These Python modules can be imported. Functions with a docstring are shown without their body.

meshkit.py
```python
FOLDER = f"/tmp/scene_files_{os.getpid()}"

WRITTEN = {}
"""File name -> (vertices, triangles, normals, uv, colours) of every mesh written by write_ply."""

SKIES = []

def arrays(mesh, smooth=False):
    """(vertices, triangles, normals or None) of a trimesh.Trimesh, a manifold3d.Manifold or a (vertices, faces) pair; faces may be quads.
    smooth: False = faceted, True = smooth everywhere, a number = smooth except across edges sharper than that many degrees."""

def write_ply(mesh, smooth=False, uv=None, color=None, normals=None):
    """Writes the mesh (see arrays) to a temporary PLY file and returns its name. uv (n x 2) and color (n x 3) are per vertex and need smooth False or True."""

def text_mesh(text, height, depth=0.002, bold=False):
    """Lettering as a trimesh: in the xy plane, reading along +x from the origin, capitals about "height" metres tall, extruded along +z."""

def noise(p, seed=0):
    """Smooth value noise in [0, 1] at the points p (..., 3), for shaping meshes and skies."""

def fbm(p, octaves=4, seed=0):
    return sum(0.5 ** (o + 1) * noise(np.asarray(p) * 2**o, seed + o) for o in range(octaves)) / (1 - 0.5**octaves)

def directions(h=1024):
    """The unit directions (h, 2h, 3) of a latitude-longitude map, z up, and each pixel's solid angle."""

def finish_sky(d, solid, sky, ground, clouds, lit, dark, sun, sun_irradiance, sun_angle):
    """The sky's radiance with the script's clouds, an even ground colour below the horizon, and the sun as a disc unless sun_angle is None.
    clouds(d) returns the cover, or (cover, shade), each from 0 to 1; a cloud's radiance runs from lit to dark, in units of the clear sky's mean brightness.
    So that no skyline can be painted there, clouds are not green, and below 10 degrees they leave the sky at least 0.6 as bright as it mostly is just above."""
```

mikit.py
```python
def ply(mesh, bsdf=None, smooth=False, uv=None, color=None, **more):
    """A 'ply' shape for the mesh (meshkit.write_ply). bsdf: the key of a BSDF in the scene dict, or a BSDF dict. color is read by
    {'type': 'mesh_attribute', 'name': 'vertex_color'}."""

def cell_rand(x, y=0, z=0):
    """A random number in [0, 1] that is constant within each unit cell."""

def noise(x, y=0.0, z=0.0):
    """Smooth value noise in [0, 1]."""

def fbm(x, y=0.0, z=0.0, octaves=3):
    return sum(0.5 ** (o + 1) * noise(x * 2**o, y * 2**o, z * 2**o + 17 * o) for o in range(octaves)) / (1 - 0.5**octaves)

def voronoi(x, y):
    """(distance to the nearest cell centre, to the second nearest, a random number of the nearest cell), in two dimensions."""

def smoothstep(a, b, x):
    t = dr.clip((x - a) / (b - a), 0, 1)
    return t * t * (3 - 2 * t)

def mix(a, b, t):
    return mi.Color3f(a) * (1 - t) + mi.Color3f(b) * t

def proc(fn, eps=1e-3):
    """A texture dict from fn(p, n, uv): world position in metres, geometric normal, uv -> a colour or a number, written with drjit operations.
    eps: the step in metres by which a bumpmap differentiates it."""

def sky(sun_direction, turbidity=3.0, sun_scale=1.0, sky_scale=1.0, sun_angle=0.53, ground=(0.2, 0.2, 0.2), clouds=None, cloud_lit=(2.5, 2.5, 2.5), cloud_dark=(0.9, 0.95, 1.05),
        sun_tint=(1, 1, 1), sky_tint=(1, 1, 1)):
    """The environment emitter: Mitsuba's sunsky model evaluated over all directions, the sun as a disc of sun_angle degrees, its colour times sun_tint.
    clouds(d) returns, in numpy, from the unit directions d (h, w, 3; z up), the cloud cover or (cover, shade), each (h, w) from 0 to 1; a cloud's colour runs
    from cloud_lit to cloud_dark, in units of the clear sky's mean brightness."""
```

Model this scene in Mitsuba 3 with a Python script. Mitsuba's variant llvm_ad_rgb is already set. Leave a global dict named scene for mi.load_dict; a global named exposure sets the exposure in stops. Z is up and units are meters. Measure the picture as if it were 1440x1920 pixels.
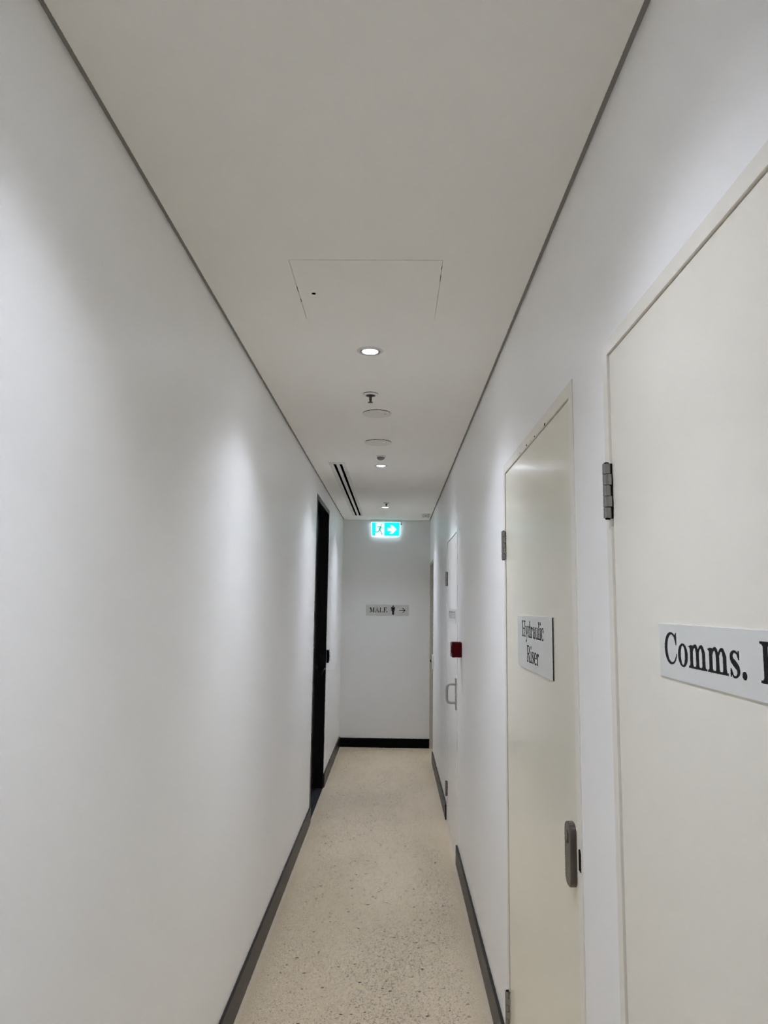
import math
import numpy as np
import trimesh
import manifold3d as m3
import drjit as dr
import mitsuba as mi
import mikit
from mikit import proc, noise, fbm, voronoi, smoothstep, mix
from shapely.geometry import Polygon, Point, LineString, box as sbox
from shapely.ops import unary_union
from shapely import affinity

T = mi.ScalarTransform4f
scene, labels = {}, {}

# ------------------------------------------------------------------ camera, exposure
F_PX, PITCH, YAW, ROLL = 1337.56, 0.129901, 0.015761, 0.013166
CAM = np.array([0.0, 0.0, 1.5716])
_f = np.array([-math.sin(YAW) * math.cos(PITCH), math.cos(YAW) * math.cos(PITCH), math.sin(PITCH)])
_r = np.array([math.cos(YAW), math.sin(YAW), 0.0])
_u = np.cross(_r, _f)
_up = -math.sin(ROLL) * _r + math.cos(ROLL) * _u
scene['camera'] = {'type': 'perspective', 'fov_axis': 'y', 'fov': math.degrees(2 * math.atan(960 / F_PX)), 'near_clip': 0.02, 'far_clip': 60.0,
                   'to_world': T().look_at(origin=CAM.tolist(), target=(CAM + _f).tolist(), up=_up.tolist())}
exposure = 1.15
LAMP_SPOT = 0.74                     # intensity of one chip of a ceiling downlight
LAMP_LENS = 30.0                     # radiance of its glowing lens
LAMP_TINT = (0.945, 0.995, 1.145)
EXIT_GLOW = 0.78                      # radiance of the lit exit sign

# ------------------------------------------------------------------ the corridor's measures (metres; x right, y along, z up)
XL, XR, YE, YB, H = -0.599, 0.407, 8.218, -2.4, 2.55
WT = 0.14                            # wall thickness
GR = 0.012                           # shadow-line gap between ceiling board and wall

# ------------------------------------------------------------------ materials
def bs(name, d):
    scene[name] = d
    return name

def paint(name, rgb, rough=0.5, spec=0.5, **k):
    return bs(name, {'type': 'twosided', 'b': {'type': 'principled', 'base_color': {'type': 'rgb', 'value': list(rgb)} if isinstance(rgb, tuple) else rgb,
                                               'roughness': rough, 'specular': spec, **k}})

def wall_colour(p, n, uv):
    a = fbm(p.x * 1.7 + 3, p.y * 1.7, p.z * 1.7, 3)
    b = fbm(p.x * 9 + 1, p.y * 9, p.z * 6, 2)
    c = mix((0.780, 0.780, 0.770), (0.815, 0.815, 0.805), 0.7 * a + 0.3 * b)
    for (side, y, z, ry, rz, k) in ((1, 1.492, 1.513, 0.006, 0.013, 0.16), (1, 1.56, 2.33, 0.003, 0.004, 0.3), (1, 1.83, 2.22, 0.004, 0.010, 0.10), (-1, 1.36, 2.25, 0.002, 0.003, 0.3),
                                    (-1, 2.52, 1.92, 0.020, 0.012, 0.06), (-1, 1.9, 0.78, 0.004, 0.006, 0.15), (1, 3.4, 0.62, 0.03, 0.02, 0.07)):
        on = dr.select(p.x * side > 0.3, 1.0, 0.0)
        c = mix(c, (0.40, 0.39, 0.37), k * on * dr.exp(-dr.square((p.y - y) / ry) - dr.square((p.z - z) / rz)))
    return c

def ceiling_colour(p, n, uv):
    a = fbm(p.x * 2.1 + 7, p.y * 1.3, 0.5, 3)
    patch = smoothstep(0.47, 0.53, noise(p.x * 2.4 + 5.0, p.y * 1.1 + 2.0))
    return mix((0.795, 0.782, 0.740), (0.835, 0.822, 0.780), 0.7 * a + 0.3 * patch)

def cream_colour(p, n, uv):
    a = fbm(p.x * 3, p.y * 3 + 5, p.z * 3, 3)
    return mix((0.70, 0.675, 0.595), (0.735, 0.71, 0.635), a)

def floor_colour(p, n, uv):
    x, y = p.x, p.y
    big = fbm(x * 2.2 + 4, y * 1.6 + 1, 0, 3)
    base = mix((0.530, 0.440, 0.302), (0.615, 0.515, 0.365), smoothstep(0.25, 0.75, big))
    fine = noise(x * 420, y * 420)
    base = base * (0.90 + 0.20 * fine)
    edge = dr.minimum(x - XL, XR - x)
    inner = smoothstep(0.03, 0.14, edge + 0.04 * (noise(y * 7, x * 3) - 0.5))
    wx = x + 0.004 * noise(x * 90, y * 90) + 0.0022 * noise(x * 420, y * 420 + 3)
    wy = y + 0.004 * noise(y * 90 + 9, x * 90) + 0.0022 * noise(y * 420 + 5, x * 420)
    dens = 0.35 + 0.65 * noise(x * 3.1 + 8, y * 2.3)
    # pale aggregate, fine and middling
    d, e, r = voronoi(wx * 120 + 31, wy * 120)
    base = mix(base, (0.68, 0.60, 0.49), 0.55 * dr.select((r > 0.78) & (d < 0.38), 1.0, 0.0) * inner)
    d, e, r = voronoi(wx * 260 + 11, wy * 260)
    base = mix(base, (0.66, 0.57, 0.45), 0.45 * dr.select((r > 0.74) & (d < 0.42), 1.0, 0.0))
    # fine grey-brown chips
    d, e, r = voronoi(wx * 240, wy * 240 + 17)
    base = mix(base, (0.135, 0.108, 0.078), 0.78 * dr.select((r < 0.34 * dens + 0.10) & (d < 0.16 + 0.9 * r), 1.0, 0.0) * (0.35 + 0.65 * inner))
    # middling grey-brown and dark chips
    d, e, r = voronoi(wx * 118 + 53, wy * 124 + 7)
    base = mix(base, (0.155, 0.125, 0.092), 0.8 * dr.select((r < 0.27 * dens) & (d < 0.16 + 1.2 * r), 1.0, 0.0) * inner)
    d, e, r = voronoi(wx * 84 + 3, wy * 92 + 41)
    base = mix(base, (0.085, 0.066, 0.048), 0.9 * dr.select((r < 0.11 * dens + 0.015) & (d < 0.15 + 1.6 * r), 1.0, 0.0) * inner)
    # few big dark stones
    d, e, r = voronoi(wx * 33 + 13, wy * 46 + 5)
    base = mix(base, (0.06, 0.045, 0.034), dr.select((r < 0.045) & (d < 0.14 + 2.6 * r), 1.0, 0.0) * inner)
    rim = smoothstep(0.034, 0.020, edge + 0.008 * (noise(y * 25, 3.0) - 0.5))
    return mix(base, (0.61, 0.53, 0.42), 0.6 * rim)

paint('m_wall', proc(wall_colour), 0.42, 0.45)
paint('m_ceiling', proc(ceiling_colour), 0.8, 0.2)
def cream2_colour(p, n, uv):
    a = fbm(p.x * 3, p.y * 3 + 5, p.z * 3, 3)
    return mix((0.675, 0.655, 0.555), (0.71, 0.69, 0.59), a)
def door_paint(name, colour, rough):
    peel = proc(lambda p, n, uv: noise(p.x * 330, p.y * 330, p.z * 330) + 0.5 * noise(p.x * 800, p.y * 800 + 4, p.z * 800), eps=3e-4)
    bs(name, {'type': 'twosided', 'b': {'type': 'bumpmap', 'tex': peel, 'scale': 0.00007, 'b': {'type': 'principled', 'base_color': proc(colour), 'roughness': rough, 'specular': 0.5}}})
door_paint('m_cream', cream_colour, 0.42)
door_paint('m_cream_satin', cream2_colour, 0.16)
paint('m_frame', (0.72, 0.70, 0.635), 0.32, 0.5)
paint('m_pale_door', (0.76, 0.75, 0.72), 0.35, 0.5)
paint('m_floor', proc(floor_colour), 0.38, 0.4)
paint('m_skirting', (0.008, 0.0072, 0.0068), 0.36, 0.28)
paint('m_skirting_shaded', (0.003, 0.003, 0.003), 0.7, 0.05)  # same skirting as the sides, blacker copy with the end wall shade painted in
paint('m_shadow_trim', (0.25, 0.245, 0.225), 0.7, 0.2)
paint('m_black_paint', (0.002, 0.002, 0.0025), 0.14, 0.25)
paint('m_black_frame', (0.004, 0.004, 0.005), 0.30, 0.2)
paint('m_threshold', (0.024, 0.024, 0.029), 0.5, 0.2)
paint('m_gloss_white', (0.80, 0.80, 0.785), 0.13, 0.5)
paint('m_handle_steel', (0.44, 0.43, 0.41), 0.24, 0.5, metallic=0.9)
paint('m_void', (0.006, 0.006, 0.005), 0.8, 0.1)
paint('m_white_plastic', (0.74, 0.735, 0.70), 0.4, 0.5)
paint('m_disc', (0.70, 0.69, 0.635), 0.45, 0.4)
paint('m_grille', (0.66, 0.665, 0.61), 0.4, 0.5)
paint('m_grey_dome', (0.22, 0.21, 0.21), 0.4, 0.5)
paint('m_ink', (0.006, 0.006, 0.007), 0.5, 0.12)
paint('m_red', (0.088, 0.0, 0.004), 0.45, 0.10)
paint('m_chip', (0.09, 0.075, 0.06), 0.7, 0.2)
paint('m_steel', (0.30, 0.29, 0.275), 0.28, 0.5, metallic=0.9)
paint('m_dark_steel', (0.135, 0.12, 0.11), 0.26, 0.5, metallic=0.85)
paint('m_bronze', (0.085, 0.075, 0.068), 0.35, 0.5, metallic=0.8)
paint('m_chrome', (0.75, 0.75, 0.75), 0.12, 0.5, metallic=1.0)
paint('m_sign', (0.70, 0.715, 0.69), 0.34, 0.5, metallic=0.3)
paint('m_wall_sign', (0.60, 0.61, 0.585), 0.34, 0.5, metallic=0.3)
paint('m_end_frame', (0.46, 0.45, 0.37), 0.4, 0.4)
paint('m_sign_edge', (0.04, 0.04, 0.038), 0.5, 0.4)
paint('m_lit_print', (0.01, 0.06, 0.05), 0.5, 0.2)
paint('m_bezel', (0.62, 0.63, 0.63), 0.4, 0.5)

# ------------------------------------------------------------------ helpers
def obj(key, mesh, mat, smooth=False, **more):
    """one entry of the scene; a key that is taken gets the next three-digit number"""
    k, n = key, 0
    while k in scene:
        n += 1
        k = f'{key}_{n:03d}'
    if isinstance(mesh, m3.Manifold) and mesh.num_tri() == 0: raise ValueError("empty " + k)
    scene[k] = mikit.ply(mesh, mat, smooth=smooth, **more)
    return k

def tag(key, label, category=None, group=None, kind=None):
    d = {'label': label}
    if category: d['category'] = category
    if group: d['group'] = group
    if kind: d['kind'] = kind
    labels[key] = d

_names = set()
def thing(name, label, category, group=None, kind=None):
    k, n = name, 0
    while k in _names:
        n += 1
        k = f'{name}_{n:03d}'
    _names.add(k)
    tag(k, label, category, group, kind)
    return k

def mbox(lo, hi):
    lo, hi = np.minimum(lo, hi), np.maximum(lo, hi)
    return m3.Manifold.cube((hi - lo).tolist()).translate(lo.tolist())

def cbox(lo, hi, c=0.001):
    """box with chamfered edges"""
    lo, hi = np.minimum(lo, hi).astype(float), np.maximum(lo, hi).astype(float)
    c = min(c, 0.45 * float((hi - lo).min()))
    pts = []
    for s in np.ndindex(2, 2, 2):
        corner = np.where(np.array(s) == 0, lo, hi)
        sg = np.where(np.array(s) == 0, 1, -1)
        for k in range(3):
            q = corner + sg * c
            q[k] = corner[k]
            pts.append(q)
    return m3.Manifold.hull_points(np.array(pts))

def cyl(p, r0, r1, h, axis=2, seg=40):
    """cylinder or cone from point p along +axis (h may be negative)"""
    c = m3.Manifold.cylinder(abs(h), r0 if h > 0 else r1, r1 if h > 0 else r0, seg)
    if h < 0: c = c.translate([0, 0, h])
    if axis == 0: c = c.rotate([0, 90, 0])
    if axis == 1: c = c.rotate([-90, 0, 0])
    return c.translate([float(v) for v in p])

def union(*a):
    a = list(a)
    return m3.Manifold.batch_boolean(a, m3.OpType.Add)

def lathe(profile, at, seg=48):
    """profile: (radius, z) closed loop, turned about the vertical through at"""
    c = m3.CrossSection([[(float(r), float(z)) for r, z in profile]], m3.FillRule.EvenOdd)
    return m3.Manifold.revolve(c, seg).translate([float(v) for v in at])

def extrude_poly(g, d):
    parts = [trimesh.creation.extrude_polygon(p, d, engine='earcut') for p in getattr(g, 'geoms', [g])]
    return trimesh.util.concatenate(parts)

def on_right(mesh, y0, z0, x):
    """2-D drawing (u, v, depth) put on the right wall: u runs towards the camera, v up, depth out into the corridor"""
    m = mesh.copy()
    v = np.array(m.vertices)
    m.vertices = np.stack([x - v[:, 2], y0 - v[:, 0], z0 + v[:, 1]], 1)
    return m

def on_end(mesh, x0, z0, y):
    m = mesh.copy()
    v = np.array(m.vertices)
    m.vertices = np.stack([x0 + v[:, 0], y - v[:, 2], z0 + v[:, 1]], 1)
    return m

def tube(pts, r, seg=14):
    pts = [np.array(p, float) for p in pts]
    s = trimesh.creation.icosphere(2, r).vertices
    return union(*[m3.Manifold.hull_points(np.vstack([s + a, s + b])) for a, b in zip(pts[:-1], pts[1:])])

# ------------------------------------------------------------------ the setting
# door openings: right wall (y near, y far, top)
DA = (0.316, 1.358, 2.083)           # comms room
DB = (1.602, 2.642, 2.096)           # hydraulic riser
DC = (4.632, 5.540, 2.088)           # further door with pull handle
DE = (7.470, YE - 0.004, 2.062)      # doorway at the end, right
DL = (5.400, 6.424, 2.415)           # black door, left wall

wl = mbox([XL - WT, YB - WT, -0.1], [XL, YE + WT, H + 0.2]) - mbox([XL - WT - 1, DL[0], -0.05], [XL + 1, DL[1], DL[2]])
obj('wall_left', wl, 'm_wall'); tag('wall_left', 'long white painted wall on the left with the black door', 'wall', kind='structure')
wr = mbox([XR, YB - WT, -0.1], [XR + WT, YE + WT, H + 0.2])
for d in (DA, DB, DC, DE):
    wr = wr - mbox([XR - 1, d[0], -0.05], [XR + WT + 1, d[1], d[2]])
obj('wall_right', wr, 'm_wall'); tag('wall_right', 'long white painted wall on the right with the service doors', 'wall', kind='structure')
obj('wall_end', mbox([XL, YE, -0.1], [XR, YE + WT, H + 0.2]), 'm_wall'); tag('wall_end', 'white wall closing the far end of the corridor', 'wall', kind='structure')
obj('wall_back', mbox([XL, YB - WT, -0.1], [XR, YB, H + 0.2]), 'm_wall'); tag('wall_back', 'white wall behind the photographer', 'wall', kind='structure')
obj('floor', mbox([XL - WT, YB, -0.1], [XR + WT, YE, 0.0]), 'm_floor'); tag('floor', 'polished beige concrete floor with dark stone chips', 'floor', kind='structure')

LAMPS = [(-0.103, 0.945), (-0.104, 2.667), (-0.104, 4.958), (-0.101, 7.112), (-0.103, -1.25)]
HX0, HX1, HY0, HY1 = -0.314, 0.129, 1.928, 2.358          # access hatch
SX0, SX1, SY0, SY1 = -0.467, -0.351, 4.852, 7.790          # slot diffuser
ce = mbox([XL + GR, YB + GR, H], [XR - GR, YE - GR, H + 0.14])
for x, y in LAMPS:
    ce = ce - cyl([x, y, H - 0.05], 0.043, 0.043, 0.10, seg=48)
ce = ce - mbox([HX0, HY0, H - 0.05], [HX1, HY1, H + 0.013])
ce = ce - mbox([SX0 + 0.012, SY0 + 0.012, H - 0.05], [SX1 - 0.012, SY1 - 0.0035, H + 0.10])
obj('ceiling', ce, 'm_ceiling'); tag('ceiling', 'flat off-white plasterboard ceiling of the corridor', 'ceiling', kind='structure')
# shadow-line trims in the gap round the ceiling
for n, (lo, hi, side) in enumerate([([XL, YB, H + 0.0045], [XL + GR, YE, H + 0.03], 'along the left wall'), ([XR - GR, YB, H + 0.0045], [XR, YE, H + 0.03], 'along the right wall'),
                                    ([XL + GR, YE - GR, H + 0.0045], [XR - GR, YE, H + 0.03], 'over the end wall')], 1):
    obj(f'trim_{n}', mbox(lo, hi), 'm_shadow_trim'); tag(f'trim_{n}', 'grey shadow-line strip between ceiling and wall ' + side, 'trim', kind='structure')

# baseboards
BH, BT = 0.100, 0.012
def baseboard(key, lo, hi, text, mat='m_skirting'):
    k = obj(key, cbox(lo, hi, 0.002), mat)
    tag(k, text, 'baseboard', kind='structure')
BHL = 0.112
baseboard('baseboard_left', [XL, YB, 0], [XL + BT, DL[0], BHL], 'black baseboard along the left wall before the black door')
baseboard('baseboard_left', [XL, DL[1], 0], [XL + BT, YE, BHL], 'short black baseboard on the left wall past the black door')
baseboard('baseboard_right', [XR - BT, DB[1], 0], [XR, DC[0], BHL], 'black baseboard on the right wall between the riser door and the pull-handle door')
baseboard('baseboard_right', [XR - BT, DC[1], 0], [XR, DE[0], BHL], 'short black baseboard on the right wall past the pull-handle door')
baseboard('baseboard_right', [XR - BT, DA[1], 0], [XR, DB[0], BHL], 'black baseboard piece between the two nearest doors on the right')
baseboard('baseboard_right', [XR - BT, YB, 0], [XR, DA[0], BHL], 'black baseboard on the right wall beside the photographer')
baseboard('baseboard_end', [XL + BT, YE - BT, 0], [XR, YE, BH], 'black baseboard under the end wall, colour darkened for its shade', 'm_skirting_shaded')

# ------------------------------------------------------------------ doors on the right wall
def yz_frame(d, face, x0, x1, inner_extra=0.0):
    """U-shaped steel frame of a right-wall opening: jambs and head"""
    outer = mbox([x0, d[0], 0], [x1, d[1], d[2]])
    return outer - mbox([x0 - 1, d[0] + face + inner_extra, -1], [x1 + 1, d[1] - face - inner_extra, d[2] - face - inner_extra])

def hinge(root, y, z, x):
    """butt hinge: two leaves and five knuckles on the hinge side (far edge)"""
    hl = 0.104
    r = 0.0075
    plates = cbox([x - 0.001, y - 0.004, z - hl / 2], [x + 0.010, y + 0.004, z + hl / 2], 0.0005)
    pin = cyl([x - 0.006, y, z - hl / 2 - 0.002], 0.0045, 0.0045, hl + 0.004, seg=20)
    k = obj(root + '__hinge', union(plates, pin), 'm_void', smooth=30)  # plate and pin coloured black to stand for shaded gaps between the knuckles
    tag(k, 'steel butt hinge')
    e = hl / 5
    for i in range(5):
        z0 = z - hl / 2 + i * e
        kn = cyl([x - 0.006, y, z0 + 0.0006], r, r, e - 0.0012, seg=24)
        web = mbox([x - 0.006, y - (0.009 if i % 2 else 0), z0 + 0.0006], [x + 0.0005, y + (0 if i % 2 else 0.009), z0 + e - 0.0006])
        obj(k + '__knuckle', union(kn, web), 'm_steel', smooth=30)

def right_door(n, d, face, leaf_mat, frame_mat, proud, label, set_back=0.005, g=0.0035):
    root = thing(f'door_{n}', label, 'door', kind='structure')
    x0 = XR - proud
    fr = yz_frame(d, face, x0, XR + WT)
    stop = yz_frame(d, face, XR + 0.052, XR + WT, 0.014)
    obj(root + '__frame', union(fr, stop), frame_mat)
    leaf = cbox([x0 + set_back, d[0] + face + g, 0.006], [XR + 0.050, d[1] - face - g, d[2] - face - g + 0.0005], 0.0015)
    obj(root + '__leaf', leaf, leaf_mat)
    return root, x0

d1, xa = right_door(1, DA, 0.027, 'm_cream', 'm_frame', 0.003, 'cream painted door of the communications room, nearest on the right', 0.004, 0.0018)
hinge(d1, DA[1] - 0.027, 1.790, xa)
hinge(d1, DA[1] - 0.026, 0.232, xa)

d2, xb = right_door(2, DB, 0.034, 'm_cream_satin', 'm_frame', 0.003, 'cream painted riser door with a steel lock, second on the right', 0.003)
hinge(d2, DB[1] - 0.030, 1.794, xb)
hinge(d2, DB[1] - 0.030, 0.230, xb)
# surface lock case with rounded ends
def stadium(w, h, r):
    return sbox(-w / 2 + r, -h / 2 + r, w / 2 - r, h / 2 - r).buffer(r, quad_segs=10)
xl_ = xb + 0.003
yc, zc = 1.681, 1.028
case0 = extrude_poly(stadium(0.053, 0.136, 0.022), 0.0125)
case1 = extrude_poly(stadium(0.049, 0.132, 0.020), 0.0145)
lock = obj(d2 + '__lock', on_right(trimesh.convex.convex_hull(np.vstack([case0.vertices, case1.vertices])), yc, zc, xl_), 'm_dark_steel', smooth=35)
tag(lock, 'dark steel surface lock case with rounded ends')
obj(lock + '__key_cover', on_right(extrude_poly(stadium(0.015, 0.028, 0.0074), 0.0016), yc, zc + 0.036, xl_ - 0.0145), 'm_dark_steel', smooth=35)
obj(lock + '__keyhole', on_right(extrude_poly(stadium(0.003, 0.009, 0.0014), 0.0004), yc + 0.001, zc + 0.026, xl_ - 0.0161), 'm_void')
k = obj(d2 + '__strike_plate', union(cbox([xb - 0.0012, DB[0] + 0.006, 1.012], [xb + 0.002, DB[0] + 0.024, 1.050], 0.001), cyl([xb - 0.0012, DB[0] + 0.015, 1.049], 0.0085, 0.0085, 0.0025, axis=0, seg=20)), 'm_void')
tag(k, 'dark metal latch opening in the frame')
k = None
rng = np.random.default_rng(4)
for (y, z, s) in [(1.90, 2.066, 0.004), (2.04, 2.066, 0.004), (2.17, 2.067, 0.0045), (2.10, 2.066, 0.002), (2.28, 2.066, 0.003), (2.53, 2.066, 0.002)]:
    a = np.sort(rng.uniform(0, 2 * np.pi, 7))
    pts = [(s * (0.6 + 0.7 * rng.random()) * math.cos(t) * 1.9, s * (0.6 + 0.7 * rng.random()) * math.sin(t)) for t in a]
    g = Polygon(pts).buffer(0.0004)
    obj(d2 + '__paint_chip', on_right(extrude_poly(g, 0.0003), y, z, xb), 'm_chip')

d3, xc = right_door(3, DC, 0.030, 'm_pale_door', 'm_gloss_white', 0.002, 'pale door with a D pull handle, third on the right', 0.005)
hinge(d3, DC[1] - 0.030, 1.778, xc)
hinge(d3, DC[1] - 0.030, 0.233, xc)
hx = xc + 0.005
pull = obj(d3 + '__pull_handle', union(*[tube([(hx - 0.006, 4.745, 1.068), (hx - 0.042, 4.745, 1.068), (hx - 0.052, 4.745, 1.064), (hx - 0.059, 4.745, 1.054), (hx - 0.062, 4.745, 1.040),
                                              (hx - 0.062, 4.745, 0.978), (hx - 0.059, 4.745, 0.964), (hx - 0.052, 4.745, 0.954), (hx - 0.042, 4.745, 0.950), (hx - 0.006, 4.745, 0.950)], 0.0080)]), 'm_handle_steel', smooth=50)
tag(pull, 'brushed steel D-shaped pull handle')
obj(pull + '__plate', cbox([hx - 0.008, 4.712, 0.908], [hx, 4.772, 1.106], 0.001), 'm_handle_steel')
obj(pull + '__lock_cylinder', cyl([hx - 0.008, 4.722, 1.005], 0.012, 0.011, -0.006, axis=0, seg=28), 'm_chrome', smooth=35)

# doorway at the far right end
d5 = thing('door_5', 'cream recessed door at the far end of the right wall', 'door', kind='structure')
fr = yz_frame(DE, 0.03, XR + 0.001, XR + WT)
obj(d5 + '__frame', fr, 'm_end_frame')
obj(d5 + '__leaf', cbox([XR + 0.085, DE[0] + 0.033, 0.006], [XR + 0.125, DE[1] - 0.033, DE[2] - 0.034], 0.0015), 'm_cream')
hk = tube([(XR + 0.085, DE[0] + 0.10, 1.02), (XR + 0.045, DE[0] + 0.10, 1.02), (XR + 0.045, DE[0] + 0.20, 1.02)], 0.008)
obj(d5 + '__lever_handle', hk, 'm_steel', smooth=50)

# ------------------------------------------------------------------ black door in the left wall
d4 = thing('door_4', 'black recessed door with a black steel frame in the left wall', 'door', kind='structure')
x1 = XL + 0.003
outer = mbox([XL - WT, DL[0], 0], [x1, DL[1], DL[2]])
fr = outer - mbox([XL - 1, DL[0] + 0.040, -1], [XL + 1, DL[1] - 0.040, DL[2] - 0.040])
stop = (mbox([XL - WT, DL[0], 0], [XL - 0.108, DL[1], DL[2]]) - mbox([XL - 1, DL[0] + 0.055, -1], [XL + 1, DL[1] - 0.055, DL[2] - 0.055]))
obj(d4 + '__frame', union(fr, stop), 'm_black_frame')
LX = XL - 0.064
obj(d4 + '__leaf', cbox([XL - 0.107, DL[0] + 0.043, 0.010], [LX, DL[1] - 0.043, DL[2] - 0.044], 0.0015), 'm_black_paint')
tag(obj(d4 + '__threshold', cbox([XL - WT, DL[0] + 0.040, 0.0], [XL + 0.002, DL[1] - 0.040, 0.004], 0.001), 'm_threshold'), 'dark grey threshold strip')
lv = union(cyl([LX, 6.30, 1.020], 0.026, 0.025, 0.008, axis=0, seg=32), tube([(LX, 6.30, 1.020), (LX + 0.066, 6.30, 1.020)], 0.009),
           tube([(LX + 0.066, 6.30, 1.020), (LX + 0.066, 6.19, 1.020), (LX + 0.058, 6.178, 1.006), (LX + 0.052, 6.175, 0.985)], 0.008))
tag(obj(d4 + '__lever_handle', lv, 'm_black_frame', smooth=50), 'black lever handle')
t = thing('card_reader', 'small black wall reader just past the black door', 'card reader')
obj(t + '__backplate', cbox([XL, 6.440, 1.058], [XL + 0.006, 6.520, 1.170], 0.001), 'm_grey_dome')
prof = Polygon([(0, 0), (0.016, 0), (0.0205, 0.02), (0.022, 0.056), (0.0205, 0.092), (0.016, 0.112), (0, 0.112)])
m = trimesh.creation.extrude_polygon(prof, 0.080, engine='earcut')
v = np.array(m.vertices); m.vertices = np.stack([XL + 0.006 + v[:, 0], 6.520 - v[:, 2], 1.058 + v[:, 1]], 1)
obj(t + '__cover', m, 'm_black_paint')

# ------------------------------------------------------------------ serif lettering, drawn stroke by stroke (cap height 1)
ST, HL, XH = 0.175, 0.065, 0.68
def brush(pts, ws, n=10):
    pts = np.array(pts, float); ws = np.array(ws, float)
    P = np.vstack([2 * pts[0] - pts[1], pts, 2 * pts[-1] - pts[-2]])
    out, wo = [], []
    for i in range(1, len(P) - 2):
        for t in np.linspace(0, 1, n, endpoint=False):
            a, b, c, d = P[i - 1], P[i], P[i + 1], P[i + 2]
            out.append(0.5 * ((2 * b) + (c - a) * t + (2 * a - 5 * b + 4 * c - d) * t * t + (-a + 3 * b - 3 * c + d) * t ** 3))
            wo.append(ws[i - 1] * (1 - t) + ws[i] * t)
    out.append(pts[-1]); wo.append(ws[-1])
    return unary_union([unary_union([Point(a).buffer(wa / 2, 6), Point(b).buffer(wb / 2, 6)]).convex_hull for a, b, wa, wb in zip(out[:-1], out[1:], wo[:-1], wo[1:])])
def R(x0, y0, x1, y1): return sbox(min(x0, x1), min(y0, y1), max(x0, x1), max(y0, y1))
def serif(x, y, w, up):
    s = 1 if up else -1
    return unary_union([R(x - w / 2, y, x + w / 2, y + s * HL), Polygon([(x - w * 0.34, y + s * HL), (x + w * 0.34, y + s * HL), (x + ST * 0.5, y + s * HL * 1.9), (x - ST * 0.5, y + s * HL * 1.9)])])
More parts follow.
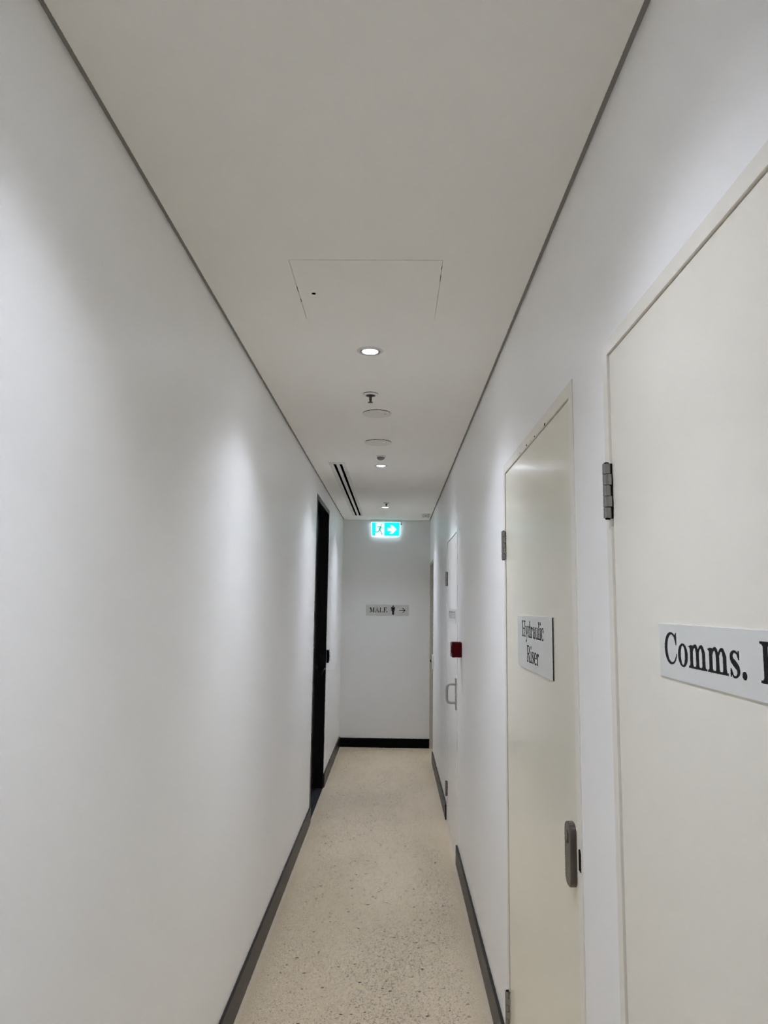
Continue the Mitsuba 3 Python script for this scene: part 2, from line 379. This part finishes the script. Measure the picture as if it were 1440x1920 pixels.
def stem(x, y0, y1, b=True, t=True, w=ST, sw=0.36):
    g = [R(x - w / 2, y0, x + w / 2, y1)]
    if b: g.append(serif(x, y0, sw, True))
    if t is True: g.append(serif(x, y1, sw, False))
    if t == 'flag': g.append(Polygon([(x - w / 2 - 0.11, y1 - 0.035), (x - w / 2, y1 - 0.10), (x + w / 2, y1 - 0.10), (x + w / 2, y1)]))
    return unary_union(g)
def ring(cx, cy, rx, ry, th=ST * 1.05, tv=HL):
    e = lambda a, b: affinity.scale(Point(cx, cy).buffer(1, 24), a, b)
    return e(rx, ry).difference(e(rx - th, ry - tv))
def arch(xa, xb):
    return unary_union([brush([(xa, XH * 0.66), (xa + (xb - xa) * 0.35, XH * 0.93), (xa + (xb - xa) * 0.72, XH * 0.96), (xb - 0.005, XH * 0.72)], [HL, HL * 1.2, 0.12, ST * 0.97])])
def glyph(c):
    if c == 'C':
        a = np.radians(np.linspace(48, 312, 13))
        p = [(0.50 + 0.40 * math.cos(t), 0.5 + 0.475 * math.sin(t)) for t in a]
        w = [HL + (ST * 1.1 - HL) * max(0, -math.cos(t)) ** 1.2 for t in a]
        return unary_union([brush(p, w), Polygon([(0.83, 0.62), (0.87, 0.62), (0.87, 1.0), (0.84, 1.0), (0.74, 0.90)]), brush([(0.77, 0.85), (0.83, 0.72), (0.85, 0.63)], [0.1, 0.08, 0.03]), brush([(0.77, 0.15), (0.84, 0.24), (0.87, 0.33)], [0.07, 0.05, 0.04])]), 0.95
    if c == 'o': return ring(0.36, XH / 2, 0.33, XH / 2 + 0.02), 0.74
    if c == 'm': return unary_union([stem(0.20, 0, XH, t='flag'), arch(0.22, 0.58), stem(0.58, 0, XH * 0.74, t=False), arch(0.60, 0.96), stem(0.96, 0, XH * 0.74, t=False)]), 1.18
    if c == 's':
        return unary_union([brush([(0.49, 0.50), (0.42, 0.62), (0.27, 0.665), (0.14, 0.58), (0.16, 0.45), (0.30, 0.35), (0.44, 0.25), (0.47, 0.13), (0.36, 0.02), (0.21, 0.02), (0.11, 0.17)],
                                  [0.06, 0.06, 0.07, 0.12, 0.16, 0.18, 0.16, 0.12, 0.06, 0.06, 0.06]), R(0.47, 0.46, 0.52, 0.69), R(0.07, 0.0, 0.12, 0.22)]), 0.60
    if c == '.': return Point(0.16, 0.085).buffer(0.105), 0.40
    if c == 'R':
        return unary_union([stem(0.22, 0, 1, sw=0.42), R(0.22, 0.945, 0.52, 1.0), R(0.22, 0.47, 0.52, 0.525), ring(0.50, 0.735, 0.29, 0.265).intersection(R(0.48, 0, 1, 1)),
                            brush([(0.48, 0.49), (0.62, 0.42), (0.68, 0.25), (0.73, 0.06), (0.84, 0.02), (0.92, 0.08)], [HL, 0.12, ST, ST * 0.9, 0.08, 0.04])]), 0.98
    if c == 'H': return unary_union([stem(0.22, 0, 1, sw=0.42), stem(0.80, 0, 1, sw=0.42), R(0.22, 0.475, 0.80, 0.535)]), 1.03
    if c == 'y':
        return unary_union([Polygon([(0.06, XH), (0.25, XH), (0.47, 0.10), (0.40, -0.08)]), Polygon([(0.60, XH), (0.66, XH), (0.43, -0.08), (0.37, -0.08)]), R(0.0, XH - HL, 0.32, XH), R(0.48, XH - HL, 0.74, XH),
                            brush([(0.41, -0.06), (0.33, -0.24), (0.20, -0.28), (0.14, -0.22)], [0.06, 0.06, 0.07, 0.12]), Point(0.15, -0.20).buffer(0.075)]), 0.72
    if c == 'd': return unary_union([stem(0.58, 0, 1, b=False, t='flag'), R(0.58, 0, 0.74, HL), ring(0.36, XH / 2, 0.31, XH / 2 + 0.015).intersection(R(0, -1, 0.56, 1))]), 0.77
    if c == 'r': return unary_union([stem(0.20, 0, XH, t='flag'), brush([(0.24, 0.44), (0.34, 0.60), (0.45, 0.63)], [HL, 0.06, 0.09]), Point(0.46, 0.58).buffer(0.085)]), 0.56
    if c == 'a':
        return unary_union([brush([(0.13, 0.52), (0.20, 0.62), (0.34, 0.655), (0.46, 0.58), (0.48, 0.44)], [0.10, 0.06, 0.055, 0.12, ST]), Point(0.15, 0.50).buffer(0.08), R(0.48 - ST / 2, 0.10, 0.48 + ST / 2, 0.46),
                            brush([(0.47, 0.10), (0.54, 0.02), (0.64, 0.05)], [0.13, 0.08, 0.05]), brush([(0.44, 0.385), (0.26, 0.33), (0.15, 0.19), (0.22, 0.05), (0.34, 0.04), (0.44, 0.16)], [HL, 0.08, ST, 0.12, 0.06, HL])]), 0.66
    if c == 'u': return unary_union([stem(0.18, 0.12, XH, b=False, t='flag'), brush([(0.18, 0.15), (0.25, 0.035), (0.40, 0.03), (0.54, 0.17)], [ST * 0.95, 0.09, 0.06, HL]), stem(0.58, 0, XH, b=False, t='flag'), R(0.58, 0, 0.74, HL)]), 0.77
    if c == 'l': return stem(0.20, 0, 1, t='flag'), 0.40
    if c == 'i': return unary_union([stem(0.20, 0, XH, t='flag'), Point(0.19, 0.90).buffer(0.10)]), 0.40
    if c == 'c':
        a = np.radians(np.linspace(60, 312, 11))
        p = [(0.35 + 0.265 * math.cos(t), XH / 2 + 0.325 * math.sin(t)) for t in a]
        w = [HL + (ST - HL) * max(0, -math.cos(t)) ** 1.2 for t in a]
        return unary_union([brush(p, w), Point(0.50, 0.50).buffer(0.085)]), 0.62
    if c == 'e':
        a = np.radians(np.linspace(5, 312, 13))
        p = [(0.35 + 0.27 * math.cos(t), XH / 2 + 0.325 * math.sin(t)) for t in a]
        w = [HL * 1.3 + (ST - HL * 1.3) * max(0, -math.cos(t)) ** 1.2 for t in a]
        w[0] = 0.12; w[1] = 0.11
        return unary_union([brush(p, w), R(0.12, 0.345, 0.62, 0.395)]), 0.66
    if c == 'M':
        return unary_union([R(0.19, 0, 0.245, 1), serif(0.215, 0, 0.34, True), R(0.02, 1 - HL, 0.36, 1), Polygon([(0.16, 1), (0.37, 1), (0.66, 0.16), (0.60, 0.0), (0.55, 0.0)]), Polygon([(0.55, 0.0), (0.61, 0.0), (0.98, 1), (0.91, 1)]),
                            stem(0.97, 0, 1, t=False, w=ST * 1.1, sw=0.42), R(0.88, 1 - HL, 1.18, 1)]), 1.20
    if c == 'A':
        return unary_union([Polygon([(0.44, 1), (0.52, 1), (0.92, 0), (0.72, 0)]), Polygon([(0.44, 1), (0.50, 1), (0.19, 0), (0.12, 0)]), R(0.24, 0.30, 0.72, 0.36), R(0.0, 0, 0.32, HL), R(0.60, 0, 1.02, HL)]), 1.02
    if c == 'L': return unary_union([stem(0.22, 0, 1, sw=0.42), R(0.22, 0, 0.80, HL), Polygon([(0.62, 0), (0.82, 0), (0.82, 0.32), (0.77, 0.32)])]), 0.85
    if c == 'E':
        return unary_union([stem(0.22, 0, 1, sw=0.42), R(0.22, 0, 0.80, HL), R(0.22, 1 - HL, 0.76, 1), R(0.22, 0.48, 0.56, 0.535), Polygon([(0.60, 0), (0.83, 0), (0.83, 0.32), (0.78, 0.32)]),
                            Polygon([(0.60, 1), (0.78, 1), (0.78, 0.72), (0.74, 0.72)]), Polygon([(0.50, 0.50), (0.56, 0.36), (0.585, 0.36), (0.585, 0.66), (0.56, 0.66)])]), 0.88
    return Polygon(), 0.35
def word(text, cap, width):
    """lettering of the given cap height and overall width, from x = 0: one flat shape per letter"""
    x, gs = 0.0, []
    for c in text:
        g, w = glyph(c)
        if not g.is_empty: gs.append(affinity.translate(g, x, 0))
        x += w
    a, b = gs[0].bounds[0], max(g.bounds[2] for g in gs)
    return [affinity.scale(affinity.translate(g, -a, 0), width / (b - a), cap, origin=(0, 0)).simplify(0.00008) for g in gs]
def letters(t, gs, put, *at):
    for g in gs: obj(t + '__letter', put(extrude_poly(g, INK), *at), 'm_ink')

INK = 0.0004
def plate_right(name, y0, y1, z0, z1, x, label, thick):
    t = thing(name, label, 'sign')
    obj(t + '__plate', cbox([x - thick, y1, z0], [x, y0, z1], 0.0004), 'm_sign')
    return t, x - thick
sx = xa + 0.004
t, px = plate_right('door_sign', 1.113, 0.560, 1.471, 1.550, sx, 'pale sign plate lettered Comms. Room on the nearest cream door', 0.002)
letters(t, word('Comms.', 0.0455, 0.249), on_right, 1.0905, 1.4920, px)
letters(t, word('Room', 0.0455, 0.196), on_right, 0.8095, 1.4920, px)
sx = xb + 0.003
t, px = plate_right('door_sign', 2.355, 1.848, 1.387, 1.546, sx, 'grey metal sign plate lettered Hydraulic Riser on the second door', 0.004)
letters(t, word('Hydraulic', 0.0490, 0.322), on_right, 2.2730, 1.4815, px)
letters(t, word('Riser', 0.0490, 0.178), on_right, 2.1980, 1.4090, px)
obj(t + '__edge_strip', cbox([px + 0.0004, 1.8470, 1.3874], [sx - 0.0002, 1.8482, 1.5456], 0.0002), 'm_sign_edge')
t, px = plate_right('door_sign', 5.390, 4.760, 1.459, 1.551, xc + 0.005, 'small grey sign plate on the pale door with the pull handle', 0.003)
strokes = []
for i in range(10):                                         # too foreshortened in the photograph to read: bare letter stems
    u = 0.07 + i * 0.052
    strokes.append(unary_union([R(u, 0.0, u + 0.008, 0.046), R(u - 0.006, 0.0, u + 0.014, 0.004), R(u - 0.006, 0.042, u + (0.040 if i % 3 else 0.014), 0.046)]))
letters(t, strokes, on_right, 5.390, 1.488, px)

t = thing('wall_sign', 'grey sign lettered MALE with a man symbol and an arrow on the end wall', 'sign')
obj(t + '__plate', cbox([-0.322, YE - 0.004, 1.453], [0.168, YE, 1.577], 0.0005), 'm_wall_sign')
py = YE - 0.004
letters(t, word('MALE', 0.0545, 0.202), on_end, -0.281, 1.4900, py)
man = unary_union([Point(0, 0.0945).buffer(0.0082, 10), sbox(-0.0205, 0.046, 0.0205, 0.083).buffer(0.002), sbox(-0.0125, 0.0, 0.0125, 0.05)]).difference(
    unary_union([sbox(-0.0140, 0.040, -0.0122, 0.073), sbox(0.0122, 0.040, 0.0140, 0.073), sbox(-0.0006, -0.01, 0.0006, 0.042)]))
tag(obj(t + '__man_symbol', on_end(extrude_poly(man, INK), -0.0115, 1.4660, py), 'm_ink'), 'black standing man symbol')
arrow = unary_union([sbox(0, -0.003, 0.066, 0.003), LineString([(0.040, 0.026), (0.066, 0), (0.040, -0.026)]).buffer(0.0035, cap_style=1, join_style=2)])
tag(obj(t + '__arrow', on_end(extrude_poly(arrow, INK), 0.0590, 1.5155, py), 'm_ink'), 'black arrow pointing right')

# ------------------------------------------------------------------ exit sign
def emit(rgb, k): return {'type': 'area', 'radiance': {'type': 'rgb', 'value': [float(c) * k for c in rgb]}}
GREEN, WHITE = (0.0, 0.80, 0.73), (0.80, 1.0, 1.02)
t = thing('exit_sign', 'lit green exit sign with running man and arrow over the end wall', 'exit sign')
EX0, EX1, EZ0, EZ1 = -0.2735, 0.0615, 2.3545, 2.5250
obj(t + '__housing', union(cbox([EX0 - 0.002, YE - 0.050, 2.5250], [EX1 + 0.004, YE - 0.004, 2.5480], 0.001), cbox([EX0 - 0.004, YE - 0.054, 2.5475], [EX1 + 0.006, YE, H], 0.0005)), 'm_white_plastic')
obj(t + '__screw', cyl([(EX0 + EX1) / 2, YE - 0.050, 2.536], 0.004, 0.004, -0.001, axis=1, seg=16), 'm_grey_dome')
obj(t + '__test_button', cyl([EX1 + 0.012, YE - 0.036, 2.500], 0.006, 0.005, -0.006, axis=1, seg=20), 'm_void')
obj(t + '__button_arm', cbox([EX1 - 0.001, YE - 0.036, 2.492], [EX1 + 0.018, YE - 0.030, 2.530], 0.001), 'm_white_plastic')
blade = trimesh.creation.extrude_polygon(Polygon([(EX0, EZ1), (EX0 + 0.010, EZ0 + 0.006), (EX0 + 0.016, EZ0), (EX1 - 0.016, EZ0), (EX1 - 0.010, EZ0 + 0.006), (EX1, EZ1)]), 0.016, engine='earcut')
v = np.array(blade.vertices); blade.vertices = np.stack([v[:, 0], YE - 0.040 + v[:, 2], v[:, 1]], 1)
blade.fix_normals()
obj(t + '__diffuser', blade, 'm_white_plastic', emitter=emit((0.66, 0.90, 1.05), EXIT_GLOW * 0.85))
ey = YE - 0.040
def sgn(g, lift, th=0.0006):
    m = on_end(extrude_poly(g, th), 0, 0, ey - lift)
    m.fix_normals()
    return m
U = 0.3235 / 850
def ex(u, v): return (EX0 + 0.0065 + (u - 270) * U, EZ1 - 0.006 - (v - 325) * U * 1.0)
field = Polygon([ex(272, 325), ex(1120, 325), ex(1097, 732), ex(290, 732)])
obj(t + '__green_field', sgn(field, 0.0), 'm_lit_print', emitter=emit(GREEN, EXIT_GLOW * 0.80))
obj(t + '__doorway_symbol', sgn(Polygon([ex(388, 345), ex(652, 345), ex(652, 728), ex(372, 728), ex(385, 600)]), 0.0006), 'm_white_plastic', emitter=emit(WHITE, EXIT_GLOW * 0.75))
def bl(pts, w): return LineString([ex(*p) for p in pts]).buffer(w * U, cap_style=1, join_style=1)
runner = unary_union([Point(ex(556, 402)).buffer(17 * U), bl([(535, 460), (505, 550)], 28), bl([(520, 455), (455, 462), (440, 500)], 9), bl([(540, 455), (578, 490), (632, 515)], 9),
                      bl([(500, 555), (470, 612), (395, 620)], 12), bl([(515, 555), (550, 615), (585, 690)], 12), bl([(585, 690), (560, 712)], 8)])
obj(t + '__running_man_symbol', sgn(runner, 0.0012), 'm_lit_print', emitter=emit(GREEN, EXIT_GLOW * 0.40))
arr = Polygon([ex(*p) for p in [(740, 490), (870, 490), (815, 412), (905, 412), (1025, 535), (905, 665), (808, 665), (872, 582), (745, 582)]])
obj(t + '__arrow_symbol', sgn(arr, 0.0006), 'm_white_plastic', emitter=emit(WHITE, EXIT_GLOW * 0.75))

# ------------------------------------------------------------------ ceiling fittings
places = ['nearest ceiling downlight, above the photographer before the access hatch', 'ceiling downlight just past the access hatch, the largest in view',
          'ceiling downlight just past the grey dome sensor', 'farthest ceiling downlight, right behind the small sprinkler', 'ceiling downlight behind the photographer']
bez = lathe([(0.0385, 0.0), (0.0405, -0.0035), (0.047, -0.0030), (0.0515, 0.0), (0.0515, 0.0008), (0.043, 0.0008), (0.043, 0.022), (0.0385, 0.022)], (0, 0, 0))
inner = lathe([(0.0305, 0.004), (0.0305, -0.0028), (0.0320, -0.0032), (0.0350, -0.0030), (0.0362, -0.0015), (0.0362, 0.020), (0.0305, 0.020)], (0, 0, 0))
lens = lathe([(0, 0.012), (0.0303, 0.012), (0.0303, -0.0020), (0.0290, -0.0030), (0, -0.0032)], (0, 0, 0), 40)
can = cyl((0, 0, 0.022), 0.042, 0.042, 0.025, seg=32)
pb, pi_, pl, pc = mikit.ply(bez, 'm_bezel', smooth=30), mikit.ply(inner, 'm_bezel', smooth=30), mikit.ply(lens, 'm_white_plastic'), mikit.ply(can, 'm_void')
for (x, y), txt in zip(LAMPS, places):
    t = thing('downlight', 'round white ' + txt, 'downlight', 'recessed ceiling downlights')
    w = T().translate([x, y, H])
    scene[t + '__bezel'] = {**pb, 'to_world': w}
    scene[t + '__inner_ring'] = {**pi_, 'to_world': w}
    scene[t + '__lens'] = {**pl, 'to_world': w, 'emitter': emit(LAMP_TINT, LAMP_LENS)}
    tag(t + '__lens', 'glowing round lens')
    scene[t + '__can'] = {**pc, 'to_world': w}
    for q, (cut, beam, weight) in enumerate([(36.0, 16.0, 0.95), (56.0, 18.0, 1.05), (62.0, 8.0, 0.80)]):
        a = q * 2 * math.pi / 3 + 0.4
        o = [x + 0.008 * math.cos(a), y + 0.008 * math.sin(a), H - 0.0050]
        scene[f'lamp_{t}_{q}'] = {'type': 'spot', 'to_world': T().look_at(origin=o, target=[o[0], o[1], 0.0], up=[0, 1, 0]), 'cutoff_angle': cut, 'beam_width': beam,
                                  'intensity': {'type': 'rgb', 'value': [LAMP_SPOT * weight * c for c in LAMP_TINT]}}

# access hatch
t = thing('access_hatch', 'square white access panel flush in the ceiling with a dark keyhole', 'access panel')
hatch = mbox([HX0 + 0.0014, HY0 + 0.0020, H - 0.0004], [HX1 - 0.0010, HY1 - 0.0006, H + 0.012]) - cyl([-0.266, 2.152, H - 0.01], 0.0060, 0.0060, 0.018, seg=24)
obj(t + '__panel', hatch, 'm_ceiling')
tag(obj(t + '__keyhole', lathe([(0.003, 0.003), (0.0062, 0.003), (0.0062, -0.0010), (0.0050, -0.0010), (0.0050, 0.0015), (0.003, 0.0015)], (-0.266, 2.152, H)), 'm_void'), 'dark keyhole ring')
# scuffs on the hatch edge
for (x0, y0, x1_, y1_) in [(HX0 - 0.0004, 2.10, HX0 + 0.0018, 2.14), (HX0 - 0.0003, 2.19, HX0 + 0.0021, 2.215), (HX1 - 0.0018, 1.965, HX1 + 0.0006, 1.985), (HX1 - 0.0016, 2.02, HX1 + 0.0004, 2.06)]:
    obj(t + '__edge_scuff', cbox([x0, y0, H - 0.0008], [x1_, y1_, H - 0.0003], 0.0001), 'm_chip')

# slot diffuser
t = thing('slot_diffuser', 'long white twin-slot air diffuser in the ceiling beside the left wall', 'air vent')
S1, S2 = (-0.4365, -0.4185), (-0.3945, -0.3760)
ys0, ys1 = SY0 + 0.055, SY1 - 0.004
fr = mbox([SX0, SY0, H - 0.0035], [SX1, SY1, H]) - mbox([S1[0], ys0, H - 1], [S1[1], ys1, H + 1]) - mbox([S2[0], ys0, H - 1], [S2[1], ys1, H + 1])
obj(t + '__frame', fr, 'm_grille')
for s in (S1, S2):
    bx = mbox([s[0] - 0.006, ys0 - 0.004, H], [s[1] + 0.006, ys1, H + 0.07]) - mbox([s[0] - 0.004, ys0 - 0.002, H - 0.01], [s[1] + 0.004, ys1 - 0.002, H + 0.066])
    tag(obj(t + '__slot', bx, 'm_void'), 'black air slot')

# sprinklers
def sprinkler(x, y, r, label, drop):
    t = thing('sprinkler', label, 'sprinkler', 'pendent fire sprinklers')
    tag(obj(t + '__gap_ring', lathe([(r * 0.60, 0), (r * 0.97, 0), (r * 0.97, -0.003), (r * 0.60, -0.003)], (x, y, H)), 'm_void'), 'dark shadow gap ring')
    obj(t + '__escutcheon', lathe([(r * 0.62, -0.003), (r, -0.003), (r, -0.0045), (r * 0.80, -0.0085), (r * 0.62, -0.0085)], (x, y, H)), 'm_white_plastic', smooth=30)
    obj(t + '__cup', lathe([(0.0, -0.002), (r * 0.62, -0.002), (r * 0.62, -0.0095), (r * 0.35, -0.013), (0.0, -0.013)], (x, y, H)), 'm_bronze', smooth=30)
    obj(t + '__stem', union(cyl([x, y, H - 0.012], 0.0045, 0.004, -(drop - 0.014)), tube([(x - 0.004, y, H - 0.012), (x - 0.0055, y, H - drop * 0.6), (x - 0.002, y, H - drop + 0.003)], 0.0016), tube([(x + 0.004, y, H - 0.012), (x + 0.0055, y, H - drop * 0.6), (x + 0.002, y, H - drop + 0.003)], 0.0016)), 'm_bronze', smooth=40)
    teeth = [cyl([x, y, H - drop], 0.0085, 0.0085, 0.0025, seg=24)]
    for q in range(10):
        a = q * math.pi / 5
        teeth.append(mbox([0, -0.0018, 0], [0.0125, 0.0018, 0.0015]).rotate([0, 0, math.degrees(a)]).translate([x, y, H - drop]))
    obj(t + '__deflector', union(*teeth), 'm_bronze')
sprinkler(-0.121, 3.233, 0.036, 'large pendent sprinkler between the bright downlight and the first round cover', 0.042)
sprinkler(-0.086, 6.815, 0.030, 'small far pendent sprinkler in front of the farthest downlight', 0.036)

# round covers
def cover(x, y, r, label, dish):
    t = thing('ceiling_cover', label, 'cover plate', 'round ceiling cover plates')
    tag(obj(t + '__gap_ring', lathe([(r * 0.5, 0), (r * 0.985, 0), (r * 0.985, -0.0035), (r * 0.5, -0.0035)], (x, y, H)), 'm_void'), 'dark shadow gap ring')
    prof = [(0, -0.003), (r, -0.003), (r, -0.0050), (r * 0.97, -0.0065), (r * 0.60, -0.0072), (r * 0.56, -0.0064 if dish else -0.0075), (0, -0.0060 if dish else -0.0080)]
    obj(t + '__plate', lathe(prof, (x, y, H), 64), 'm_disc', smooth=25)
    return t
t = cover(-0.0995, 3.572, 0.0735, 'round off-white cover plate with small dark flecks, nearer of the two', False)
for (dx, dy, s) in [(0.012, -0.040, 0.003), (0.003, -0.042, 0.002), (0.024, -0.022, 0.004), (0.040, -0.016, 0.006), (0.046, -0.014, 0.003), (-0.016, 0.018, 0.002)]:
    obj(t + '__fleck', cyl([-0.0995 + dx, 3.572 + dy, H - 0.0066], s * 0.7, s * 0.6, -0.0016, seg=10), 'm_chip')
cover(-0.108, 4.229, 0.0810, 'round off-white cover plate with a chipped rim, farther of the two', True)

# dome sensor
t = thing('dome_sensor', 'small white ceiling sensor with a grey dome before the middle downlight', 'sensor')
obj(t + '__base', lathe([(0, 0), (0.036, 0), (0.035, -0.006), (0.028, -0.0085), (0, -0.0085)], (-0.099, 4.635, H)), 'm_white_plastic', smooth=30)
obj(t + '__dome', lathe([(0, -0.008)] + [(0.0265 * math.cos(a), -0.008 - 0.020 * math.sin(a)) for a in np.linspace(0, math.pi / 2 - 0.02, 8)] + [(0, -0.028)], (-0.099, 4.635, H)), 'm_grey_dome', smooth=40)

# smoke detector
t = thing('smoke_detector', 'white smoke detector on the ceiling in the far right corner', 'smoke detector')
obj(t + '__base', lathe([(0, 0), (0.052, 0), (0.052, -0.008), (0.045, -0.011), (0, -0.011)], (0.330, 7.640, H)), 'm_white_plastic', smooth=30)
obj(t + '__body', lathe([(0, -0.011), (0.042, -0.011), (0.041, -0.026), (0.034, -0.040), (0, -0.042)], (0.330, 7.640, H)), 'm_white_plastic', smooth=30)
obj(t + '__indicator', cyl([0.330, 7.640 - 0.0425, H - 0.022], 0.004, 0.004, 0.003, axis=1, seg=14), 'm_ink')

# ------------------------------------------------------------------ things on the right wall
t = thing('fire_call_point', 'red fire alarm call point box on the wall by the pale door', 'fire alarm')
CX, CY0, CY1, CZ0, CZ1 = XR - 0.058, 4.334, 4.423, 1.268, 1.357
obj(t + '__box', cbox([CX, CY0, CZ0], [XR, CY1, CZ1], 0.003), 'm_red')
obj(t + '__front_bar', cbox([CX - 0.005, CY0 + 0.004, CZ0 + 0.004], [CX, CY1 - 0.004, CZ0 + 0.022], 0.001), 'm_grey_dome')
obj(t + '__front_bar', cbox([CX - 0.005, CY0 + 0.004, CZ1 - 0.022], [CX, CY1 - 0.004, CZ1 - 0.002], 0.001), 'm_grey_dome')
obj(t + '__press_panel', cbox([CX - 0.003, CY0 + 0.006, CZ0 + 0.023], [CX, CY1 - 0.006, CZ1 - 0.023], 0.001), 'm_red')

t = thing('key_switch', 'narrow white wall switch with a dark knob beside the end doorway', 'switch')
obj(t + '__box', cbox([XR - 0.014, 7.345, 0.935], [XR, 7.425, 1.080], 0.002), 'm_white_plastic')
obj(t + '__collar', cyl([XR - 0.014, 7.385, 1.022], 0.008, 0.008, -0.010, axis=0, seg=20), 'm_chrome', smooth=35)
obj(t + '__knob', cyl([XR - 0.024, 7.385, 1.018], 0.013, 0.011, -0.012, axis=0, seg=24), 'm_void', smooth=35)
